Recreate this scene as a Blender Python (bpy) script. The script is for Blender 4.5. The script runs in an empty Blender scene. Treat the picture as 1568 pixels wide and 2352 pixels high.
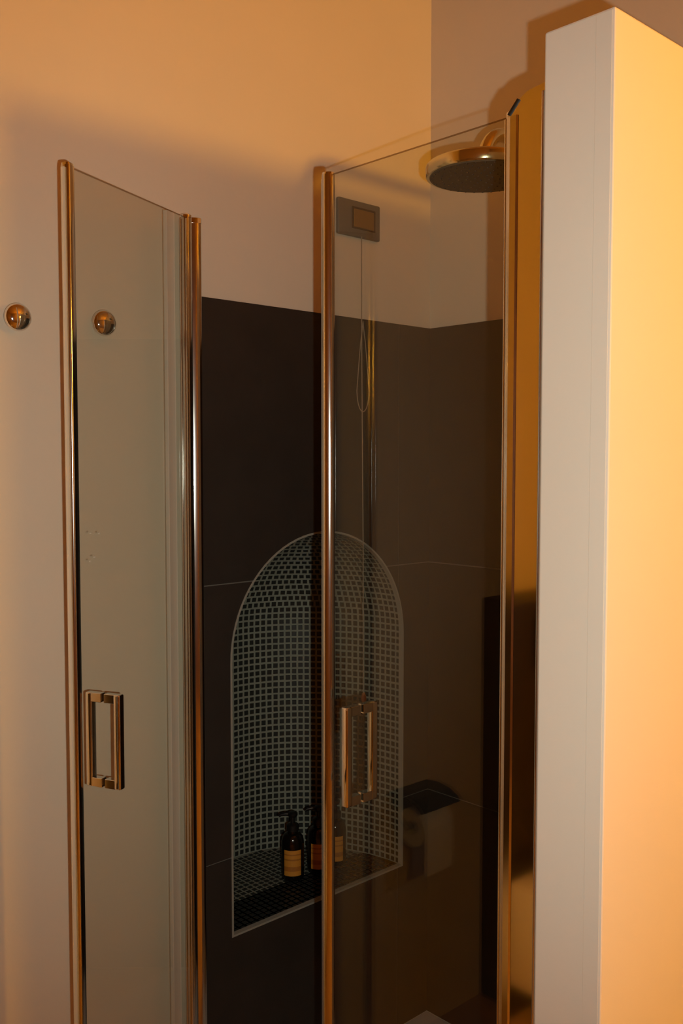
import bpy, bmesh, math, random
from mathutils import Vector, Matrix
random.seed(7)
R = math.radians
scene = bpy.context.scene
col = scene.collection
PI = math.pi

# ------------------------------------------------------------------ camera
F_PX = 2203.1
CAM = Vector((-1.8712, -1.6586, 1.4649))
YAW, TILT = R(43.235), R(3.128)
cd = bpy.data.cameras.new('camera'); cam = bpy.data.objects.new('camera', cd); col.objects.link(cam)
cd.sensor_fit = 'VERTICAL'; cd.sensor_height = 36.0; cd.lens = F_PX * 36.0 / 2352.0
cd.clip_start = 0.02
cam.location = CAM; cam.rotation_euler = (R(90) - TILT, 0, -YAW)
scene.camera = cam
RIGHT = Vector((math.cos(YAW), -math.sin(YAW), 0))
FWD = Vector((math.sin(YAW) * math.cos(TILT), math.cos(YAW) * math.cos(TILT), -math.sin(TILT)))

# ------------------------------------------------------------------ world, flash, exposure
w = bpy.data.worlds.new('world'); scene.world = w; w.use_nodes = True
w.node_tree.nodes['Background'].inputs[0].default_value = (0.02, 0.016, 0.012, 1)
w.node_tree.nodes['Background'].inputs[1].default_value = 0.3
vs = scene.view_settings
vs.view_transform = 'Standard'; vs.look = 'None'; vs.gamma = 1.0; vs.use_curve_mapping = False
vs.exposure = 0.0
# the camera's own flash: right of and a little below the lens
fl = bpy.data.lights.new('camera_flash', 'SPOT'); flo = bpy.data.objects.new('camera_flash', fl); col.objects.link(flo)
fl.energy = 42.0; fl.color = (1.0, 0.99, 0.83); fl.shadow_soft_size = 0.007
fl.spot_size = R(96); fl.spot_blend = 0.9
flo.location = CAM + RIGHT * 0.058 + Vector((0, 0, -0.035))
flo.rotation_euler = (R(90) - TILT + R(3), 0, -YAW)
LAMP_STRENGTH = 385.0
LAMP_COLOR = (1.0, 0.43, 0.03)

# ------------------------------------------------------------------ materials
def newmat(name):
    m = bpy.data.materials.new(name); m.use_nodes = True
    nt = m.node_tree; b = nt.nodes['Principled BSDF']
    return m, nt, b
def simple(name, color, rough=0.5, metal=0.0, spec=0.5, noise=0.0, nscale=20, bump=0.0, bscale=60, emit=None):
    m, nt, b = newmat(name)
    b.inputs['Base Color'].default_value = (*color, 1); b.inputs['Roughness'].default_value = rough
    b.inputs['Metallic'].default_value = metal; b.inputs['Specular IOR Level'].default_value = spec
    tc = nt.nodes.new('ShaderNodeTexCoord')
    if noise:
        n = nt.nodes.new('ShaderNodeTexNoise'); n.inputs['Scale'].default_value = nscale; n.inputs['Detail'].default_value = 6
        nt.links.new(tc.outputs['Object'], n.inputs['Vector'])
        mx = nt.nodes.new('ShaderNodeMix'); mx.data_type = 'RGBA'
        mx.inputs[6].default_value = (*[c * (1 - noise) for c in color], 1)
        mx.inputs[7].default_value = (*[min(1, c * (1 + noise)) for c in color], 1)
        nt.links.new(n.outputs['Fac'], mx.inputs[0]); nt.links.new(mx.outputs[2], b.inputs['Base Color'])
    if bump:
        n2 = nt.nodes.new('ShaderNodeTexNoise'); n2.inputs['Scale'].default_value = bscale; n2.inputs['Detail'].default_value = 4
        nt.links.new(tc.outputs['Object'], n2.inputs['Vector'])
        bp = nt.nodes.new('ShaderNodeBump'); bp.inputs['Strength'].default_value = bump; bp.inputs['Distance'].default_value = 0.004
        nt.links.new(n2.outputs['Fac'], bp.inputs['Height']); nt.links.new(bp.outputs['Normal'], b.inputs['Normal'])
    if emit:
        b.inputs['Emission Color'].default_value = (*emit[0], 1); b.inputs['Emission Strength'].default_value = emit[1]
    return m
def glassmat(name, tint, f0=0.042, edge=False, rough=0.0, diffuse=0.0):
    """thin pane: clear transmission plus angle-dependent mirror reflection"""
    m = bpy.data.materials.new(name); m.use_nodes = True; nt = m.node_tree; nt.nodes.clear()
    out = nt.nodes.new('ShaderNodeOutputMaterial')
    tr = nt.nodes.new('ShaderNodeBsdfTransparent'); tr.inputs[0].default_value = (*tint, 1)
    gl = nt.nodes.new('ShaderNodeBsdfGlossy'); gl.inputs['Roughness'].default_value = rough
    lw = nt.nodes.new('ShaderNodeLayerWeight'); lw.inputs['Blend'].default_value = 0.5
    pw = nt.nodes.new('ShaderNodeMath'); pw.operation = 'POWER'; pw.inputs[1].default_value = 5
    ma = nt.nodes.new('ShaderNodeMath'); ma.operation = 'MULTIPLY_ADD'; ma.inputs[1].default_value = 1 - f0; ma.inputs[2].default_value = f0
    mx = nt.nodes.new('ShaderNodeMixShader')
    nt.links.new(lw.outputs['Facing'], pw.inputs[0]); nt.links.new(pw.outputs[0], ma.inputs[0]); nt.links.new(ma.outputs[0], mx.inputs[0])
    base = tr
    if diffuse:
        df = nt.nodes.new('ShaderNodeBsdfDiffuse'); df.inputs[0].default_value = (0.90, 0.88, 0.80, 1)
        m2 = nt.nodes.new('ShaderNodeMixShader'); m2.inputs[0].default_value = diffuse
        nt.links.new(tr.outputs[0], m2.inputs[1]); nt.links.new(df.outputs[0], m2.inputs[2]); base = m2
    nt.links.new(base.outputs[0], mx.inputs[1]); nt.links.new(gl.outputs[0], mx.inputs[2]); nt.links.new(mx.outputs[0], out.inputs[0])
    return m
M = {}
M['plaster'] = simple('plaster', (0.74, 0.66, 0.545), 0.85, spec=0.15, noise=0.03, nscale=5, bump=0.10, bscale=90)
M['partition'] = simple('partition_plaster', (0.80, 0.76, 0.69), 0.8, spec=0.15, noise=0.02, nscale=6, bump=0.08, bscale=70)
M['ceiling'] = simple('warm_wood_ceiling', (0.44, 0.25, 0.12), 0.8, spec=0.2, noise=0.15, nscale=3)
M['ochre'] = simple('ochre_plaster', (0.24, 0.14, 0.07), 0.9, spec=0.1, noise=0.05, nscale=4)
M['tile'] = simple('dark_stoneware', (0.032, 0.025, 0.021), 0.5, spec=0.35, noise=0.28, nscale=9, bump=0.08, bscale=120)
M['grout'] = simple('grey_grout', (0.16, 0.14, 0.12), 0.9, spec=0.1)
M['mosaic'] = simple('mosaic_glaze', (0.020, 0.022, 0.020), 0.42, spec=0.35, noise=0.3, nscale=40)
M['mosaic_grout'] = simple('mosaic_grout', (0.25, 0.265, 0.22), 0.9, spec=0.1, noise=0.15, nscale=30)
M['trim'] = simple('pale_edge_trim', (0.30, 0.29, 0.25), 0.55)
M['chrome'] = simple('polished_chrome', (0.80, 0.79, 0.77), 0.07, 1.0)
M['profile'] = simple('bright_aluminium', (0.66, 0.65, 0.63), 0.13, 1.0)
M['chrome_head'] = simple('chrome_warm_reflection_tint', (0.82, 0.70, 0.42), 0.12, 1.0)  # chrome; golden reflection of the warm room light is tinted into the base colour
M['nozzle_plate'] = simple('grey_nozzle_rubber', (0.085, 0.08, 0.07), 0.55)
M['glass'] = glassmat('clear_glass', (0.93, 0.945, 0.925))
M['glass_edge'] = glassmat('glass_edge', (0.55, 0.42, 0.30), 0.06)
M['seal'] = glassmat('clear_seal', (0.95, 0.95, 0.92), 0.03, rough=0.3, diffuse=0.38)
M['tray'] = simple('white_acrylic', (0.92, 0.91, 0.89), 0.35)
M['bottle'] = simple('dark_amber_plastic', (0.006, 0.004, 0.003), 0.14)
M['pump'] = simple('black_plastic', (0.006, 0.006, 0.006), 0.4)
M['plate'] = simple('grey_plastic', (0.13, 0.125, 0.11), 0.45)
M['plate_frame'] = simple('dark_brown_plastic', (0.05, 0.028, 0.012), 0.35)
M['button'] = simple('amber_plastic', (0.20, 0.105, 0.022), 0.3)
M['cord'] = simple('pale_cord', (0.32, 0.27, 0.21), 0.8)
M['cordknob'] = simple('orange_plastic', (0.45, 0.17, 0.04), 0.5)
M['paper'] = simple('white_paper', (0.93, 0.92, 0.88), 0.95, spec=0.05)
M['ceramic'] = simple('white_ceramic', (0.80, 0.78, 0.74), 0.15)
M['floor'] = simple('tan_stone_floor', (0.42, 0.27, 0.15), 0.6, noise=0.15, nscale=4)
M['lampglass'] = simple('opal_lamp_glass', (0.8, 0.7, 0.5), 0.4, emit=(LAMP_COLOR, LAMP_STRENGTH))
M['silicone'] = simple('dark_silicone', (0.03, 0.03, 0.03), 0.5)
# printed bottle label: orange paper with a thin dark band and a small dark mark
m, nt, b = newmat('orange_label'); b.inputs['Roughness'].default_value = 0.6
tc = nt.nodes.new('ShaderNodeTexCoord'); sp = nt.nodes.new('ShaderNodeSeparateXYZ'); nt.links.new(tc.outputs['Object'], sp.inputs[0])
rmp = nt.nodes.new('ShaderNodeValToRGB'); cr = rmp.color_ramp; cr.interpolation = 'CONSTANT'
O_, D_ = (0.62, 0.25, 0.026, 1), (0.42, 0.15, 0.018, 1)
cr.elements[0].position = 0; cr.elements[0].color = O_; cr.elements[1].position = 0.18; cr.elements[1].color = D_
for p, c in ((0.36, O_), (0.60, D_), (0.66, O_), (0.80, D_), (0.85, O_)):
    e = cr.elements.new(p); e.color = c
mm = nt.nodes.new('ShaderNodeMapRange'); mm.inputs[1].default_value = 0.014; mm.inputs[2].default_value = 0.078
nt.links.new(sp.outputs['Z'], mm.inputs[0]); nt.links.new(mm.outputs[0], rmp.inputs[0]); nt.links.new(rmp.outputs[0], b.inputs['Base Color'])
M['label'] = m

# ------------------------------------------------------------------ helpers
def mesh_obj(name, bm, mats, parent=None, smooth=False, loc=None):
    me = bpy.data.meshes.new(name)
    bmesh.ops.recalc_face_normals(bm, faces=bm.faces[:])
    if smooth:
        for f in bm.faces: f.smooth = True
    bm.to_mesh(me); bm.free()
    for k in (mats if isinstance(mats, (list, tuple)) else [mats]): me.materials.append(M[k])
    if smooth: 
        try: me.set_sharp_from_angle(angle=R(38))
        except Exception: pass
    o = bpy.data.objects.new(name, me); col.objects.link(o)
    if parent is not None: o.parent = parent
    if loc is not None: o.location = loc
    return o
def empty(name, loc=(0, 0, 0), rz=0.0):
    o = bpy.data.objects.new(name, None); col.objects.link(o)
    o.location = loc; o.rotation_euler = (0, 0, rz); o.empty_display_size = 0.05
    return o
def tag(o, label=None, cat=None, group=None, kind=None):
    if label: o['label'] = label
    if cat: o['category'] = cat
    if group: o['group'] = group
    if kind: o['kind'] = kind
    return o
def box(bm, lo, hi, bevel=0.0, seg=2):
    lo = Vector(lo); hi = Vector(hi)
    r = bmesh.ops.create_cube(bm, size=1.0)
    vs_ = r['verts']
    for v in vs_:
        v.co = Vector((lo[i] + (hi[i] - lo[i]) * (v.co[i] + 0.5) for i in range(3)))
    if bevel:
        ed = list({e for v in vs_ for e in v.link_edges})
        bmesh.ops.bevel(bm, geom=ed, offset=bevel, segments=seg, profile=0.5, affect='EDGES')
def boxo(name, lo, hi, mat, parent=None, bevel=0.0, seg=2):
    bm = bmesh.new(); box(bm, lo, hi, bevel, seg)
    return mesh_obj(name, bm, mat, parent, smooth=bool(bevel) and seg > 2)
def lathe(bm, prof, n=40, axis='Z', org=(0, 0, 0)):
    """prof: list of (radius, height); closed at both ends when radius is 0"""
    org = Vector(org); rings = []
    def P(r, h, a):
        c, s = r * math.cos(a), r * math.sin(a)
        if axis == 'Z': v = Vector((c, s, h))
        elif axis == '-Y': v = Vector((c, -h, s))
        else: v = Vector((-h, c, s))          # '-X'
        return org + v
    for r, h in prof:
        if r < 1e-6: rings.append([bm.verts.new(P(0, h, 0))])
        else: rings.append([bm.verts.new(P(r, h, 2 * PI * i / n)) for i in range(n)])
    for a, b_ in zip(rings, rings[1:]):
        for i in range(n):
            j = (i + 1) % n
            if len(a) == 1 and len(b_) > 1: bm.faces.new((a[0], b_[i], b_[j]))
            elif len(b_) == 1 and len(a) > 1: bm.faces.new((a[i], a[j], b_[0]))
            elif len(a) > 1: bm.faces.new((a[i], a[j], b_[j], b_[i]))
def tube(bm, pts, rad, n=16, closed=False):
    pts = [Vector(p) for p in pts]; N = len(pts); rings = []
    up = None
    for i, p in enumerate(pts):
        if closed: t = (pts[(i + 1) % N] - pts[i - 1]).normalized()
        else: t = (pts[min(i + 1, N - 1)] - pts[max(i - 1, 0)]).normalized()
        if up is None:
            up = t.orthogonal().normalized()
        up = (up - t * up.dot(t)).normalized(); sd = t.cross(up)
        r = rad[i] if isinstance(rad, (list, tuple)) else rad
        rings.append([bm.verts.new(p + (up * math.cos(2 * PI * k / n) + sd * math.sin(2 * PI * k / n)) * r) for k in range(n)])
    prs = list(zip(rings, rings[1:])) + ([(rings[-1], rings[0])] if closed else [])
    for a, b_ in prs:
        for k in range(n):
            bm.faces.new((a[k], a[(k + 1) % n], b_[(k + 1) % n], b_[k]))
    if not closed:
        bm.faces.new(rings[0]); bm.faces.new(rings[-1])
def prism(bm, poly, z0, z1):
    """vertical extrusion of a plan polygon [(x, y), ...]"""
    a = [bm.verts.new((x, y, z0)) for x, y in poly]; b_ = [bm.verts.new((x, y, z1)) for x, y in poly]
    n = len(poly)
    bm.faces.new(a[::-1]); bm.faces.new(b_)
    for i in range(n): bm.faces.new((a[i], a[(i + 1) % n], b_[(i + 1) % n], b_[i]))

# ------------------------------------------------------------------ dimensions
Z_CEIL, Z_FLOOR = 2.95, -0.04
X_END, Y_END = -3.3, -3.7
TILE_TOP, TILE_T = 1.80, 0.008
NX, NR, NZ0, NZS, ND = -0.3755, 0.270, 0.424, 1.027, 0.325      # niche: centre, radius, sill, spring line, depth
DX, DTOP, DBOT = -0.752, 1.947, 0.016                            # door plane
PX0, PY0, PY1, PTOP = -0.780, -0.9965, -0.8915, 2.031            # partition

def arch_pts(r, z0, n=40, inset=0.0):
    p = [(NX - r, z0), (NX + r, z0)]
    for i in range(n + 1):
        a = PI * i / n
        p.append((NX + r * math.cos(a), NZS + r * math.sin(a)))
    return p
def arch_cutter():
    bm = bmesh.new(); pts = arch_pts(NR, NZ0)
    a = [bm.verts.new((x, -0.2, z)) for x, z in pts]; b_ = [bm.verts.new((x, 0.4, z)) for x, z in pts]
    bm.faces.new(a); bm.faces.new(b_[::-1])
    for i in range(len(pts)):
        j = (i + 1) % len(pts); bm.faces.new((a[i], a[j], b_[j], b_[i]))
    bmesh.ops.recalc_face_normals(bm, faces=bm.faces[:])
    me = bpy.data.meshes.new('cutter'); bm.to_mesh(me); bm.free()
    o = bpy.data.objects.new('cutter', me); col.objects.link(o); return o
cutter = arch_cutter()
def cut(objs):
    for o in objs:
        md = o.modifiers.new('cut', 'BOOLEAN'); md.operation = 'DIFFERENCE'; md.object = cutter; md.solver = 'EXACT'
    bpy.context.view_layer.update(); dg = bpy.context.evaluated_depsgraph_get()
    for o in objs:
        me = bpy.data.meshes.new_from_object(o.evaluated_get(dg)); o.modifiers.clear(); o.data = me

# ------------------------------------------------------------------ the room
wall_left = boxo('wall_left', (X_END - 0.12, 0, Z_FLOOR), (0.12, 0.12, Z_CEIL), 'plaster')
tag(wall_left, 'beige plaster wall with dark shower tiling and arched niche', kind='structure')
wall_right = boxo('wall_right', (0, Y_END, Z_FLOOR), (0.12, 0, Z_CEIL), 'plaster')
tag(wall_right, 'beige plaster wall behind the shower head and white partition', kind='structure')
wall_back = boxo('wall_back', (X_END, Y_END - 0.12, Z_FLOOR), (0.12, Y_END, Z_CEIL), 'ochre'); tag(wall_back, kind='structure')
wall_front = boxo('wall_front', (X_END - 0.12, Y_END - 0.12, Z_FLOOR), (X_END, 0, Z_CEIL), 'ochre'); tag(wall_front, kind='structure')
floor = boxo('floor', (X_END, Y_END, Z_FLOOR - 0.1), (0, 0, Z_FLOOR), 'floor'); tag(floor, kind='structure')
ceiling = boxo('ceiling', (X_END - 0.12, Y_END - 0.12, Z_CEIL), (0.12, 0.12, Z_CEIL + 0.1), 'ceiling'); tag(ceiling, kind='structure')
# partition between the shower and the basin side, with plastered corner beads
part = boxo('wall_partition', (PX0, PY0, Z_FLOOR), (0, PY1, PTOP), 'partition', bevel=0.003)
tag(part, 'white plastered half-height partition wall at right of the shower', kind='structure')
boxo('corner_bead', (PX0 - 0.0006, PY0 + 0.0035, Z_FLOOR), (PX0 + 0.002, PY0 + 0.027, PTOP - 0.0035), 'partition', part, bevel=0.0005)

# stoneware tiles (0.6 m modules) on the two shower walls, set on a grout bed
g1 = boxo('grout_bed', (-0.712, -TILE_T + 0.002, 0.0), (0, 0, TILE_TOP - 0.001), 'grout', wall_left)
g2 = boxo('grout_bed', (-TILE_T + 0.002, PY1, 0.0), (0, -TILE_T, TILE_TOP - 0.001), 'grout', wall_right)
GAP = 0.0014
tiles = []
for k in range(3):
    z0, z1 = 0.6 * k + (GAP if k else 0), 0.6 * (k + 1) - (GAP if k < 2 else 0)
    for x0, x1 in ((-0.714, -0.1224 - GAP), (-0.1224 + GAP, -TILE_T)):
        tiles.append(boxo('wall_tile', (x0, -TILE_T, z0), (x1, 0.0, z1), 'tile', wall_left))
    for y0, y1 in ((-0.6 + GAP, -TILE_T), (PY1, -0.6 - GAP)):
        boxo('wall_tile', (-TILE_T, y0, z0), (0.0, y1, z1), 'tile', wall_right)
cut([wall_left, g1] + tiles)
bpy.data.objects.remove(cutter, do_unlink=True)

# ------------------------------------------------------------------ arched mosaic niche (apse with half dome)
def ell(th, s=1.0): return Vector((NX - s * NR * math.cos(th), s * ND * math.sin(th), 0))
def equal_thetas(s, pitch):
    n = 400; acc = [0.0]; prev = ell(0, s)
    for i in range(1, n + 1):
        c = ell(PI * i / n, s); acc.append(acc[-1] + (c - prev).length); prev = c
    L = acc[-1]; m_ = max(1, round(L / pitch)); res = []; j = 0
    for q in range(m_ + 1):
        t = L * q / m_
        while j < n - 1 and acc[j + 1] < t: j += 1
        d = acc[j + 1] - acc[j]; res.append(PI * (j + ((t - acc[j]) / d if d else 0)) / n)
    return res
bm = bmesh.new()
NU, NV = 64, 20
grid = []
for zz in (NZ0, NZS): grid.append([bm.verts.new(ell(PI * i / NU) + Vector((0, 0, zz))) for i in range(NU + 1)])
for v in range(1, NV):
    ph = 0.5 * PI * v / NV
    grid.append([bm.verts.new(ell(PI * i / NU, math.cos(ph)) + Vector((0, 0, NZS + NR * math.sin(ph)))) for i in range(NU + 1)])
top = bm.verts.new((NX, 0, NZS + NR))
for a, b_ in zip(grid, grid[1:]):
    for i in range(NU): bm.faces.new((a[i], a[i + 1], b_[i + 1], b_[i]))
for i in range(NU): bm.faces.new((grid[-1][i], grid[-1][i + 1], top))
bm.faces.new(grid[0])
niche = mesh_obj('shower_niche', bm, 'mosaic_grout', wall_left, smooth=True)
niche['label'] = 'arched niche lined with small dark mosaic tiles and pale grout'
# tile prototype: local x along the row, local y into the niche, local z up the wall
PITCH, TS, TH = 0.0166, 0.0118, 0.0011
bm = bmesh.new()
lo = [(-TS / 2, 0, -TS / 2), (TS / 2, 0, -TS / 2), (TS / 2, 0, TS / 2), (-TS / 2, 0, TS / 2)]
q = 0.86
va = [bm.verts.new(p) for p in lo]; vb = [bm.verts.new((p[0] * q, TH, p[2] * q)) for p in lo]
bm.faces.new(vb)
for i in range(4): bm.faces.new((va[i], va[(i + 1) % 4], vb[(i + 1) % 4], vb[i]))
bmesh.ops.recalc_face_normals(bm, faces=bm.faces[:])
tile_me = bpy.data.meshes.new('mosaic_tile'); bm.to_mesh(tile_me); bm.free(); tile_me.materials.append(M['mosaic'])
mats = []
def frame(p, xdir, nrm):
    nrm = nrm.normalized(); xdir = (xdir - nrm * xdir.dot(nrm)).normalized(); zd = xdir.cross(nrm)
    m4 = Matrix((xdir, nrm, zd)).transposed().to_4x4()
    rot = Matrix.Rotation(random.uniform(-0.05, 0.05), 4, 'Y')
    jit = Matrix.Diagonal((random.uniform(0.92, 1.06), 1, random.uniform(0.92, 1.06), 1))
    return Matrix.Translation(p + nrm * 0.0002) @ m4 @ rot @ jit
nrows = round((NZS - NZ0) / PITCH)
ths = equal_thetas(1.0, PITCH)
for rrow in range(nrows):
    z = NZ0 + (rrow + 0.5) * (NZS - NZ0) / nrows
    for a, b_ in zip(ths, ths[1:]):
        th = (a + b_) / 2; p = ell(th) + Vector((0, 0, z))
        n_ = Vector((math.cos(th) / NR, -math.sin(th) / ND, 0))
        mats.append(frame(p, Vector((NR * math.sin(th), ND * math.cos(th), 0)), n_))
nd = round(0.5 * PI * NR / PITCH)
for v in range(nd):
    ph = 0.5 * PI * (v + 0.5) / nd; s = math.cos(ph)
    tt = equal_thetas(s, PITCH)
    for a, b_ in zip(tt, tt[1:]):
        th = (a + b_) / 2
        p = ell(th, s) + Vector((0, 0, NZS + NR * math.sin(ph)))
        n_ = Vector((s * math.cos(th) / NR, -s * math.sin(th) / ND, -math.sin(ph) / NR))
        mats.append(frame(p, Vector((NR * math.sin(th), ND * math.cos(th), 0)), n_))
nx = int(2 * NR / PITCH)
for i in range(nx):
    for j in range(int(ND / PITCH)):
        x = NX - NR + (i + 0.5) * 2 * NR / nx; y = (j + 0.5) * PITCH
        if ((x - NX) / (NR - 0.008)) ** 2 + (y / (ND - 0.008)) ** 2 < 1:
            mats.append(frame(Vector((x, y, NZ0)), Vector((1, 0, 0)), Vector((0, 0, 1))))
def shown(m4):
    p = m4.translation; n_ = (m4.to_3x3() @ Vector((0, 1, 0))).normalized(); d = CAM - p
    c = n_.dot(d.normalized())
    t = p.y / (d.y * -1) if d.y else 0                     # where the sight line leaves the niche
    e = p + d * t
    inside = abs(e.x - NX) < NR and NZ0 < e.z < NZS + NR
    return (c / d.length_squared) if (c > 0 and inside) else -1.0
order = sorted(mats, key=shown, reverse=True)
for m4 in order[:300]:
    o = bpy.data.objects.new('mosaic_tile', tile_me); col.objects.link(o); o.parent = niche; o.matrix_local = m4
vv, ff = [], []
tv = [v.co.copy() for v in tile_me.vertices]; tf = [list(p.vertices) for p in tile_me.polygons]
for m4 in order[300:]:
    k = len(vv); vv += [m4 @ c for c in tv]; ff += [[i + k for i in f] for f in tf]
me = bpy.data.meshes.new('mosaic_field'); me.from_pydata(vv, [], ff); me.materials.append(M['mosaic'])
o = bpy.data.objects.new('mosaic_field', me); col.objects.link(o); o.parent = niche; o['kind'] = 'stuff'
# pale edge trim round the arch and along the sill
bm = bmesh.new()
W_T = 0.0045
outer = arch_pts(NR + W_T * 0.4, NZ0 - W_T * 0.4); inner = arch_pts(NR - W_T * 0.6, NZ0 + W_T * 0.6)
yf, yb = -TILE_T - 0.0012, 0.004
rings = []
for pts, y in ((outer, yf), (inner, yf), (inner, yb), (outer, yb)):
    rings.append([bm.verts.new((x, y, z)) for x, z in pts])
n = len(outer)
for a, b_ in ((0, 1), (1, 2), (2, 3), (3, 0)):
    for i in range(n):
        j = (i + 1) % n; bm.faces.new((rings[a][i], rings[a][j], rings[b_][j], rings[b_][i]))
mesh_obj('edge_trim', bm, 'trim', niche)['label'] = 'thin pale metal trim outlining the arched niche'

# ------------------------------------------------------------------ shower tray
tray = empty('shower_tray', (-0.39, -0.45, 0))
tag(tray, 'white shower tray in the corner below the dark tiles', 'shower tray')
bm = bmesh.new()
box(bm, (-0.785, PY1 + 0.001, Z_FLOOR + 0.001), (-TILE_T - 0.001, -TILE_T - 0.001, 0.0), 0.003)
b0 = mesh_obj('tray_slab', bm, 'tray', tray, smooth=True); b0.location = (0.39, 0.45, 0)
bm = bmesh.new(); lathe(bm, [(0, 0.0005), (0.045, 0.0005), (0.045, 0.003), (0.04, 0.005), (0, 0.005)], 32)
mesh_obj('drain_cover', bm, 'chrome', tray, smooth=True)

# ------------------------------------------------------------------ glass doors
def glass_panel(name, p0, p1, z0, z1, parent, t=0.006):
    d = Vector((p1[0] - p0[0], p1[1] - p0[1], 0)).normalized(); n_ = Vector((-d.y, d.x, 0)) * t / 2
    bm = bmesh.new(); P0 = Vector((*p0, 0)); P1 = Vector((*p1, 0))
    prism(bm, [(v.x, v.y) for v in (P0 - n_, P1 - n_, P1 + n_, P0 + n_)], z0, z1)
    bmesh.ops.recalc_face_normals(bm, faces=bm.faces[:]); bm.normal_update()
    for f in bm.faces: f.material_index = 0 if abs(f.normal.dot(n_.normalized())) > 0.9 else 1
    return mesh_obj(name, bm, ['glass', 'glass_edge'], parent)
def rod(name, x, y, r, z0, z1, mat, parent, sx=1.0, sy=1.0, rz=0.0, n=24):
    bm = bmesh.new(); pl = []
    for i in range(n):
        a = 2 * PI * i / n
        # rounded-square section
        c, s = math.cos(a), math.sin(a); k = 1 / (abs(c) ** 3 + abs(s) ** 3) ** (1 / 3)
        px, py = sx * r * c * k, sy * r * s * k
        pl.append((x + px * math.cos(rz) - py * math.sin(rz), y + px * math.sin(rz) + py * math.cos(rz)))
    prism(bm, pl, z0, z1)
    return mesh_obj(name, bm, mat, parent, smooth=True)
def make_door(label, L, mirror):
    """door in its own frame: hinge axis at the origin, leaf along +x; +y is the inner face when mirror=1"""
    d = empty('shower_door'); tag(d, label, 'shower door', 'pair of hinged glass shower doors')
    glass_panel('glass_panel', (0.010, 0), (L - 0.008, 0), DBOT, DTOP, d)
    # free edge: slim chrome strip with softly curved bevels and a clear magnet lip
    half = [(L - 0.0225, 0.003), (L - 0.0209, 0.0052), (L - 0.0192, 0.0071), (L - 0.0172, 0.0088), (L - 0.0150, 0.0101), (L - 0.0126, 0.0108),
            (L - 0.0075, 0.0108), (L - 0.0052, 0.0100), (L - 0.0032, 0.0085), (L - 0.0016, 0.0065), (L - 0.0005, 0.0040)]
    if mirror > 0:                                   # the open leaf carries a slim rounded strip
        half = [(L - 0.0190, 0.0032), (L - 0.0186, 0.0050), (L - 0.0178, 0.0070), (L - 0.0150, 0.00770), (L - 0.0125, 0.00819), (L - 0.0100, 0.00859), (L - 0.0075, 0.00890),
                (L - 0.0052, 0.0090), (L - 0.0036, 0.0086), (L - 0.0022, 0.0076), (L - 0.0011, 0.0060), (L - 0.0004, 0.0040)]
    bm = bmesh.new(); prism(bm, half + [(x, -y) for x, y in half[::-1]], DBOT - 0.004, DTOP + 0.001)
    e = mesh_obj('edge_profile', bm, 'profile', d, smooth=True); e['label'] = 'chrome strip along the free edge of the glass'
    bm = bmesh.new(); prism(bm, [(L, -0.003), (L + 0.003, -0.004), (L + 0.004, 0), (L + 0.003, 0.004), (L, 0.003)], DBOT, DTOP - 0.004)
    mesh_obj('magnet_lip', bm, 'seal', e)
    bm = bmesh.new(); prism(bm, [(x * 0.93 + L * 0.07 - 0.0006, y * 0.9) for x, y in half + [(x, -y) for x, y in half[::-1]]], DTOP + 0.001, DTOP + 0.0045)
    mesh_obj('edge_cap', bm, 'chrome', e)
    # hinge stile: slim chrome tube
    r = 0.0105 if mirror > 0 else 0.0085
    h = rod('hinge_stile', 0, 0, r, DBOT - 0.004, DTOP, 'profile', d); h['label'] = 'slim chrome hinge stile'
    for yy in (-1, 1): rod('stile_rib', r * 0.9, yy * r * 0.62, 0.0022, DBOT, DTOP - 0.004, 'chrome', h, n=10)
    bm = bmesh.new(); lathe(bm, [(0, 0), (r + 0.001, 0), (r + 0.001, 0.004), (r - 0.001, 0.006), (0, 0.0065)], 24, org=(0, 0, DTOP))
    mesh_obj('stile_cap', bm, 'chrome', h, smooth=True)
    if mirror > 0:
        bm = bmesh.new(); prism(bm, [(0.050, -0.0046), (0.076, -0.0042), (0.076, 0.0042), (0.050, 0.0046)], DBOT, DTOP - 0.003)
        mesh_obj('hinge_gasket', bm, 'seal', d)['label'] = 'translucent plastic gasket beside the hinge'
    bm = bmesh.new(); prism(bm, [(0.02, -0.006), (L - 0.02, -0.006), (L - 0.02, 0.006), (0.02, 0.006)], DBOT - 0.012, DBOT + 0.002)
    mesh_obj('bottom_seal', bm, 'seal', d)
    # pull handle on both faces of the glass
    hx, hz, hh, off = L - 0.089, 0.967, 0.0765, 0.0300
    hd = empty('handle', (hx, 0, hz)); hd.parent = d; hd['label'] = 'square chrome pull handle through the glass'
    for s in (-1, 1):
        boxo('handle_bar', (-0.0075, s * off - 0.0068, -hh - 0.0085), (0.0075, s * off + 0.0068, hh + 0.0085), 'chrome', hd, 0.0028, 3)
        for zz in (-1, 1):
            y0, y1 = sorted((s * 0.0031, s * (off - 0.004)))
            boxo('handle_stub', (-0.0068, y0, zz * hh - 0.008), (0.0068, y1, zz * hh + 0.008), 'chrome', hd, 0.0006, 1)
    return d
LD = make_door('open shower door on the left, clear glass, in front of two wall knobs', 0.374, 1)
LD.location = (-0.766, -0.030, 0); LD.rotation_euler = (0, 0, R(180 + 24.1))
RD = make_door('closed shower door on the right, clear glass, beside the white partition', 0.398, -1)
RD.location = (DX, -0.8205, 0); RD.rotation_euler = (0, 0, R(89.7))
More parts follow.
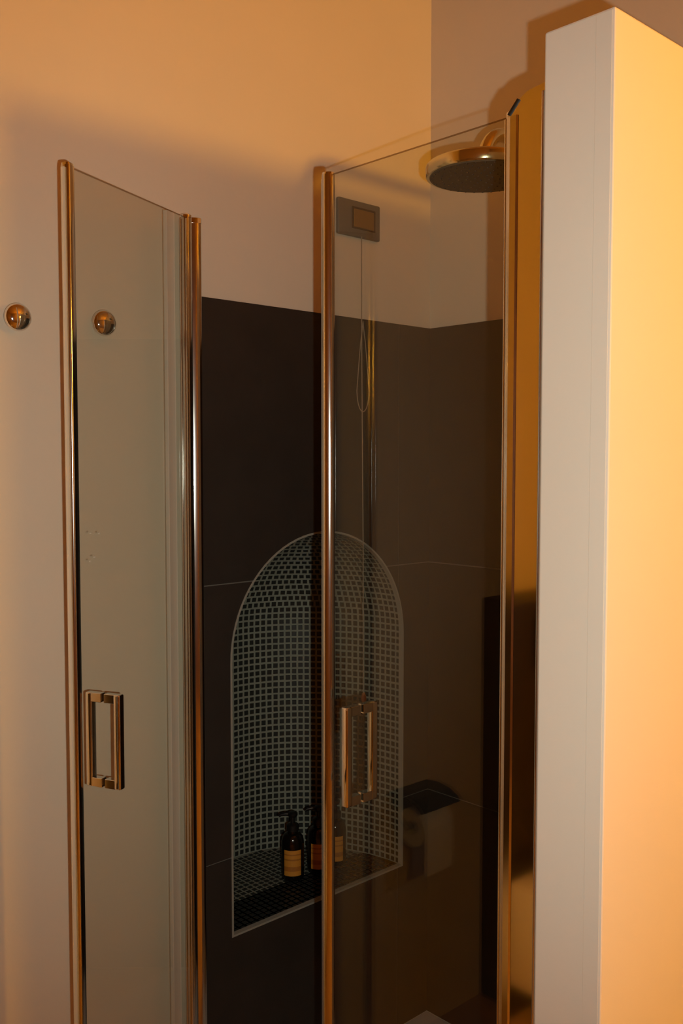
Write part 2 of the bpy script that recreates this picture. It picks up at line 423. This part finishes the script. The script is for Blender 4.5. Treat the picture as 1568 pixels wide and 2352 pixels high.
# a few dried drops on the open door
for k, (px, pz) in enumerate(((0.322, 1.338), (0.298, 1.336), (0.312, 1.296), (0.324, 1.290))):
    bm = bmesh.new(); lathe(bm, [(0.0016, 0.0), (0.0012, 0.0008), (0, 0.0011)], 10, '-Y')
    for v in bm.verts: v.co.x *= 2.0
    o = mesh_obj('water_drop', bm, 'seal', LD, smooth=True); o.location = (px, 0.0031, pz); o.rotation_euler = (0, 0, PI)

# wall profiles that carry the hinges
wp = empty('wall_profile', (-0.738, -0.0005, 0)); tag(wp, 'chrome wall channel of the open left door beside dark tiles', 'wall channel', 'wall channels of the shower doors')
sec = [(-0.0145, 0), (-0.0145, -0.0115), (-0.0115, -0.0142), (-0.0080, -0.0169), (-0.0042, -0.0194), (-0.0002, -0.0216), (0.0035, -0.0232), (0.0110, -0.0235), (0.0140, -0.0215), (0.0150, -0.018), (0.0150, 0)]
bm = bmesh.new(); prism(bm, sec, DBOT - 0.010, DTOP - 0.004); mesh_obj('channel', bm, 'profile', wp, smooth=True)
bm = bmesh.new(); prism(bm, [(x * 1.05, y * 1.04) for x, y in sec], DTOP - 0.004, DTOP + 0.006); mesh_obj('channel_cap', bm, 'chrome', wp)
wp2 = empty('wall_profile', (-0.765, PY1 + 0.0005, 0)); tag(wp2, 'wide flat chrome wall channel between closed glass door and white partition', 'wall channel', 'wall channels of the shower doors')
def face_prism(bm, poly, x0, x1):
    a = [bm.verts.new((x0, y, z)) for y, z in poly]; b_ = [bm.verts.new((x1, y, z)) for y, z in poly]; n = len(poly)
    bm.faces.new(a); bm.faces.new(b_[::-1])
    for i in range(n): bm.faces.new((a[i], a[(i + 1) % n], b_[(i + 1) % n], b_[i]))
zb = DBOT - 0.010
bm = bmesh.new(); face_prism(bm, [(0, zb), (0.0605, zb), (0.0605, DTOP - 0.006), (0.044, DTOP + 0.010), (0.030, DTOP + 0.018), (0, DTOP + 0.022)], -0.010, 0.020)
mesh_obj('channel', bm, 'chrome', wp2)
bm = bmesh.new(); face_prism(bm, [(0.059, DTOP - 0.008), (0.0615, DTOP - 0.006), (0.045, DTOP + 0.0115), (0.0425, DTOP + 0.0095)], -0.0125, 0.021)
mesh_obj('channel_cap', bm, 'pump', wp2)
bm = bmesh.new(); prism(bm, [(-0.0130, 0.0462), (-0.0104, 0.0440), (-0.0104, 0.0605), (-0.0125, 0.0598), (-0.0134, 0.0560)], zb + 0.002, DTOP - 0.010)
mesh_obj('channel_bead', bm, 'profile', wp2)
bm = bmesh.new(); prism(bm, [(-0.0100, 0.0), (-0.0128, 0.0010), (-0.0140, 0.0024), (-0.0132, 0.0042), (-0.0100, 0.0050)], zb + 0.002, DTOP + 0.010)
mesh_obj('channel_lip', bm, 'profile', wp2, smooth=True)

# ------------------------------------------------------------------ wall knobs
def knob(loc, label):
    k = empty('robe_hook', loc); tag(k, label, 'robe hook', 'round chrome wall knobs')
    bm = bmesh.new(); lathe(bm, [(0, 0), (0.015, 0), (0.015, 0.003), (0.009, 0.005), (0.0085, 0.017), (0, 0.017)], 32, '-Y')
    mesh_obj('knob_stem', bm, 'chrome', k, smooth=True)
    bm = bmesh.new()
    pr = [(0, 0.016), (0.014, 0.016), (0.022, 0.018)] + [(0.0248 * math.cos(R(a)), 0.0215 + 0.0135 * math.sin(R(a))) for a in range(-12, 90, 9)] + [(0, 0.035)]
    lathe(bm, pr, 48, '-Y'); mesh_obj('knob_dome', bm, 'chrome', k, smooth=True)
    return k
knob((-1.116, 0, 1.716), 'round chrome knob on bare wall, leftmost of the two')
knob((-0.946, 0, 1.722), 'round chrome knob seen through the open left glass door')

# ------------------------------------------------------------------ pull-cord call switch
ps = empty('pull_cord_switch', (-0.262, 0, 2.032)); tag(ps, 'grey rectangular pull-cord switch plate high on the wall above tiles', 'switch')
boxo('cover_plate', (-0.069, -0.011, -0.042), (0.069, 0.0, 0.042), 'plate', ps, 0.004, 3)
fr = boxo('module_frame', (-0.027, -0.0135, -0.024), (0.050, -0.011, 0.027), 'plate_frame', ps, 0.001)
boxo('amber_button', (-0.026 + 0.002, -0.0165, -0.021), (0.042, -0.0135, 0.021), 'button', fr, 0.0015)['label'] = 'amber button'
bm = bmesh.new(); tube(bm, [(0.004, -0.0125, -0.040), (0.004, -0.013, -0.3), (0.010, -0.013, -0.8), (0.012, -0.012, -1.135)], 0.0012, 8)
cd_ = mesh_obj('cord', bm, 'cord', ps, smooth=True)
bm = bmesh.new(); lp = []
for i in range(33):
    t = i / 32; a = 2 * PI * t
    sx = math.sin(a); hgt = -0.239 - 0.214 * (0.5 - 0.5 * math.cos(a))
    wdt = 0.025 * (0.5 - 0.5 * math.cos(a)) ** 0.8
    lp.append((0.006 + (wdt * (1 if t < 0.5 else -1) * min(1, abs(sx) * 1.2 + 0.0)), -0.0155, hgt))
tube(bm, lp[:-1], 0.0011, 8, closed=True); mesh_obj('cord_loop', bm, 'cord', ps, smooth=True)
bm = bmesh.new(); lathe(bm, [(0, 0.012), (0.003, 0.012), (0.006, 0.004), (0.007, -0.006), (0.004, -0.011), (0, -0.011)], 16, org=(0.012, -0.013, -1.146))
mesh_obj('cord_knob', bm, 'cordknob', ps, smooth=True)

# ------------------------------------------------------------------ shower head on an arm from the right wall
HX, HY, HZ, HR = -0.385, -0.478, 2.008, 0.112
sh = empty('rain_shower', (0, HY, 2.10)); tag(sh, 'round overhead rain shower head on a curved metal arm', 'shower head')
bm = bmesh.new(); lathe(bm, [(0, 0), (0.032, 0), (0.032, 0.004), (0.026, 0.010), (0.014, 0.014), (0, 0.014)], 36, '-X'); mesh_obj('wall_flange', bm, 'chrome_head', sh, smooth=True)
ARC = 0.065
pts = [(-0.012, 0, 0), (-0.15, 0, 0), (HX + ARC + 0.02, 0, 0)]
for i in range(0, 10):
    a = 0.5 * PI * i / 9; pts.append((HX + ARC - ARC * math.sin(a), 0, -ARC + ARC * math.cos(a)))
pts.append((HX, 0, HZ + 0.040 - 2.10))
bm = bmesh.new(); tube(bm, pts, 0.0135, 24); mesh_obj('shower_arm', bm, 'chrome_head', sh, smooth=True)
hb = HZ - 2.10
bm = bmesh.new(); lathe(bm, [(0, hb + 0.052), (0.018, hb + 0.052), (0.020, hb + 0.048), (0.020, hb + 0.030), (0.024, hb + 0.026), (0, hb + 0.026)], 32, org=(HX, 0, 0))
mesh_obj('ball_joint_collar', bm, 'chrome_head', sh, smooth=True)
bm = bmesh.new(); lathe(bm, [(0, hb + 0.030), (0.03, hb + 0.029), (HR - 0.012, hb + 0.026), (HR - 0.003, hb + 0.0235), (HR, hb + 0.020), (HR, hb + 0.003), (HR - 0.002, hb), (HR - 0.008, hb), (0, hb + 0.001)], 72, org=(HX, 0, 0))
hd = mesh_obj('head_disc', bm, 'chrome_head', sh, smooth=True)
bm = bmesh.new(); lathe(bm, [(0, hb), (HR - 0.007, hb), (HR - 0.008, hb - 0.0015), (0, hb - 0.0015)], 72, org=(HX, 0, 0))
npz = mesh_obj('nozzle_plate', bm, 'nozzle_plate', sh, smooth=True); npz['label'] = 'dark underside with small nozzles'
bm = bmesh.new()
for ring in range(1, 7):
    for i in range(ring * 6):
        a = 2 * PI * i / (ring * 6); r_ = ring * 0.0165
        lathe(bm, [(0.0022, hb - 0.0012), (0.0016, hb - 0.0032), (0, hb - 0.0034)], 6, org=(HX + r_ * math.cos(a), r_ * math.sin(a), 0))
nz = mesh_obj('nozzles', bm, 'pump', npz); nz['kind'] = 'stuff'

# ------------------------------------------------------------------ pump bottles in the niche
def bottle():
    b_ = empty('pump_bottle')
    r = 0.0282
    bm = bmesh.new(); pr = [(0, 0.0), (r - 0.004, 0.0), (r - 0.001, 0.0015), (r, 0.005), (r, 0.088)]
    for i in range(1, 9):
        a = 0.5 * PI * i / 8; pr.append((0.0135 + (r - 0.0135) * math.cos(a), 0.088 + 0.026 * math.sin(a)))
    pr += [(0.013, 0.122), (0, 0.122)]
    lathe(bm, pr, 40); mesh_obj('bottle_body', bm, 'bottle', b_, smooth=True)
    bm = bmesh.new(); n = 24; lo_, hi_ = [], []
    for i in range(n + 1):
        a = R(-46) + R(92) * i / n
        for lst, z in ((lo_, 0.014), (hi_, 0.078)): lst.append(bm.verts.new(((r + 0.0004) * math.sin(a), -(r + 0.0004) * math.cos(a), z)))
    for i in range(n): bm.faces.new((lo_[i], lo_[i + 1], hi_[i + 1], hi_[i]))
    lb = mesh_obj('bottle_label', bm, 'label', b_, smooth=True); lb['label'] = 'orange printed paper label'
    bm = bmesh.new(); lathe(bm, [(0, 0.120), (0.0155, 0.120), (0.0155, 0.134), (0.0135, 0.136), (0.006, 0.138), (0.0052, 0.139), (0.0052, 0.156), (0, 0.156)], 28)
    mesh_obj('pump_collar', bm, 'pump', b_, smooth=True)
    bm = bmesh.new(); lathe(bm, [(0, 0.153), (0.010, 0.154), (0.0125, 0.158), (0.0125, 0.163), (0.009, 0.166), (0, 0.167)], 24)
    tube(bm, [(0.0, 0, 0.1605), (-0.018, 0, 0.1610), (-0.028, 0, 0.1595), (-0.034, 0, 0.1555)], [0.0055, 0.0050, 0.0042, 0.0034], 12)
    mesh_obj('pump_head', bm, 'pump', b_, smooth=True)
    return b_
def copy_tree(o):
    c = o.copy(); col.objects.link(c)
    for ch in o.children:
        k = ch.copy(); col.objects.link(k); k.parent = c
    return c
B = bottle()
spots = [((-0.358, 0.128), -41, 'dark pump bottle with orange label, leftmost of three in the niche'),
         ((-0.2845, 0.114), -36, 'middle pump bottle in the niche, half hidden behind the door edge'),
         ((-0.2215, 0.120), -44, 'rightmost pump bottle in the niche, seen through the closed door glass')]
for i, ((x, y), a, lab) in enumerate(spots):
    o = B if i == 0 else copy_tree(B)
    o.location = (x, y, NZ0 + 0.0016); o.rotation_euler = (0, 0, R(a)); tag(o, lab, 'bottle', 'pump bottles in the niche')

# ------------------------------------------------------------------ beyond the left edge: cistern box, toilet, paper (they show as reflections)
cb = empty('cistern_box', (-2.09, -0.07, Z_FLOOR)); tag(cb, 'dark tiled cistern box behind the toilet, mirrored in the wide chrome channel', 'cistern box')
boxo('box_body', (-0.372, -0.066, 0.0), (0.372, 0.0695, 1.115), 'grout', cb)
for k in range(2):
    z0, z1 = 0.001 + 0.56 * k, 0.558 + 0.56 * k
    for x0, x1 in ((-0.38, -0.002), (0.002, 0.38)):
        boxo('wall_tile', (x0, -0.074, z0), (x1, -0.066, z1 if k == 0 else 1.117), 'tile', cb)
    for s in (-1, 1):
        a, b_ = sorted((s * 0.372, s * 0.38)); boxo('wall_tile', (a, -0.066, z0), (b_, 0.0695, z1 if k == 0 else 1.117), 'tile', cb)
boxo('ledge', (-0.38, -0.074, 1.117), (0.38, 0.0695, 1.125), 'tile', cb)
boxo('flush_plate', (0.055, -0.082, 0.94), (0.275, -0.074, 1.08), 'pump', cb, 0.002)
tl = empty('toilet', (-1.86, -0.145, Z_FLOOR)); tag(tl, 'white wall-hung toilet, mirrored at the foot of the wide chrome channel', 'toilet')
def oval(w_, l0, l1, n=32):
    out = []
    for i in range(n):
        a = 2 * PI * i / n; c, s = math.cos(a), math.sin(a)
        out.append((w_ * c, (-(l0 + l1) / 2) - (l1 - l0) / 2 * s * (1.0)))
    return out
def loft(bm, secs):
    rings = [[bm.verts.new((x, y, z)) for x, y in oval(w_, l0, l1)] for w_, l0, l1, z in secs]
    for a, b_ in zip(rings, rings[1:]):
        for i in range(len(a)): bm.faces.new((a[i], a[(i + 1) % len(a)], b_[(i + 1) % len(a)], b_[i]))
    bm.faces.new(rings[0]); bm.faces.new(rings[-1])
bm = bmesh.new(); loft(bm, [(0.08, 0.03, 0.26, 0.09), (0.12, 0.01, 0.36, 0.13), (0.155, 0.005, 0.46, 0.21), (0.175, 0.003, 0.52, 0.31), (0.18, 0.003, 0.535, 0.385), (0.172, 0.012, 0.525, 0.395)])
box(bm, (-0.17, -0.16, 0.11), (0.17, -0.0005, 0.39), 0.02)
mesh_obj('toilet_bowl', bm, 'ceramic', tl, smooth=True)
bm = bmesh.new(); loft(bm, [(0.176, 0.05, 0.53, 0.397), (0.182, 0.045, 0.54, 0.405), (0.182, 0.045, 0.54, 0.420), (0.174, 0.055, 0.53, 0.432)])
mesh_obj('toilet_lid', bm, 'ceramic', tl, smooth=True)
for s in (-1, 1):
    bm = bmesh.new(); tube(bm, [(s * 0.075 - 0.02, -0.045, 0.405), (s * 0.075 + 0.02, -0.045, 0.405)], 0.01, 12); mesh_obj('lid_hinge', bm, 'chrome', tl, smooth=True)
ph = empty('paper_holder', (-1.41, 0, 0.60)); tag(ph, 'dark chrome paper holder with flap, mirrored in the closed glass door', 'paper holder')
bm = bmesh.new(); box(bm, (-0.07, -0.006, -0.02), (0.07, 0, 0.03), 0.002); mesh_obj('back_plate', bm, 'chrome', ph, smooth=True)
bm = bmesh.new()
arc = [(-0.006 - 0.0 * i, 0.028) for i in range(1)] + [(-0.008, 0.028), (-0.045, 0.032), (-0.085, 0.026), (-0.110, 0.014), (-0.120, 0.002)]
ra = [[bm.verts.new((x, y, z + dz)) for (y, z) in arc] for x, dz in ((-0.072, 0), (0.072, 0), (0.072, 0.002), (-0.072, 0.002))]
for i in range(4):
    for j in range(len(arc) - 1): bm.faces.new((ra[i][j], ra[i][j + 1], ra[(i + 1) % 4][j + 1], ra[(i + 1) % 4][j]))
mesh_obj('flap', bm, 'pump', ph)
bm = bmesh.new(); tube(bm, [(0.066, -0.004, -0.005), (0.066, -0.06, -0.045), (0.064, -0.062, -0.052), (-0.062, -0.062, -0.052)], 0.0045, 10); mesh_obj('roll_bar', bm, 'chrome', ph, smooth=True)
tr_ = empty('toilet_roll', (-1.41, -0.062, 0.548)); tag(tr_, 'white toilet roll with hanging sheet, mirrored in the closed glass door', 'toilet roll')
bm = bmesh.new(); lathe(bm, [(0.018, -0.05), (0.048, -0.05), (0.048, 0.05), (0.018, 0.05), (0.018, -0.05)], 32)
bmesh.ops.rotate(bm, verts=bm.verts[:], cent=(0, 0, 0), matrix=Matrix.Rotation(PI / 2, 3, 'Y')); mesh_obj('roll', bm, 'paper', tr_, smooth=True)
bm = bmesh.new(); box(bm, (-0.05, -0.0500, -0.11), (0.05, -0.0486, 0.005)); mesh_obj('loose_sheet', bm, 'paper', tr_)

# ------------------------------------------------------------------ wall lamp on the basin side, hidden behind the partition
LX, LY, LZ = -0.178, -2.65, 1.912
wl = empty('wall_lamp', (0, LY, LZ)); tag(wl, 'warm globe wall lamp beyond the partition, source of the orange glow', 'lamp')
bm = bmesh.new(); lathe(bm, [(0, 0), (0.05, 0), (0.05, 0.008), (0.042, 0.014), (0, 0.014)], 32, '-X'); mesh_obj('back_plate', bm, 'chrome', wl, smooth=True)
bm = bmesh.new(); tube(bm, [(-0.012, 0, -0.02), (-0.06, 0, -0.10), (-0.10, 0, -0.125), (LX, 0, -0.115), (LX, 0, -0.088)], 0.008, 12); mesh_obj('lamp_arm', bm, 'chrome', wl, smooth=True)
bm = bmesh.new(); lathe(bm, [(0, -0.092), (0.03, -0.092), (0.034, -0.082), (0, -0.080)], 24, org=(LX, 0, 0)); mesh_obj('lamp_collar', bm, 'chrome', wl, smooth=True)
bm = bmesh.new(); lathe(bm, [(0, -0.08)] + [(0.08 * math.cos(R(a)), 0.08 * math.sin(R(a))) for a in range(-75, 90, 15)] + [(0, 0.08)], 28, org=(LX, 0, 0)); mesh_obj('globe_shade', bm, 'lampglass', wl, smooth=True)
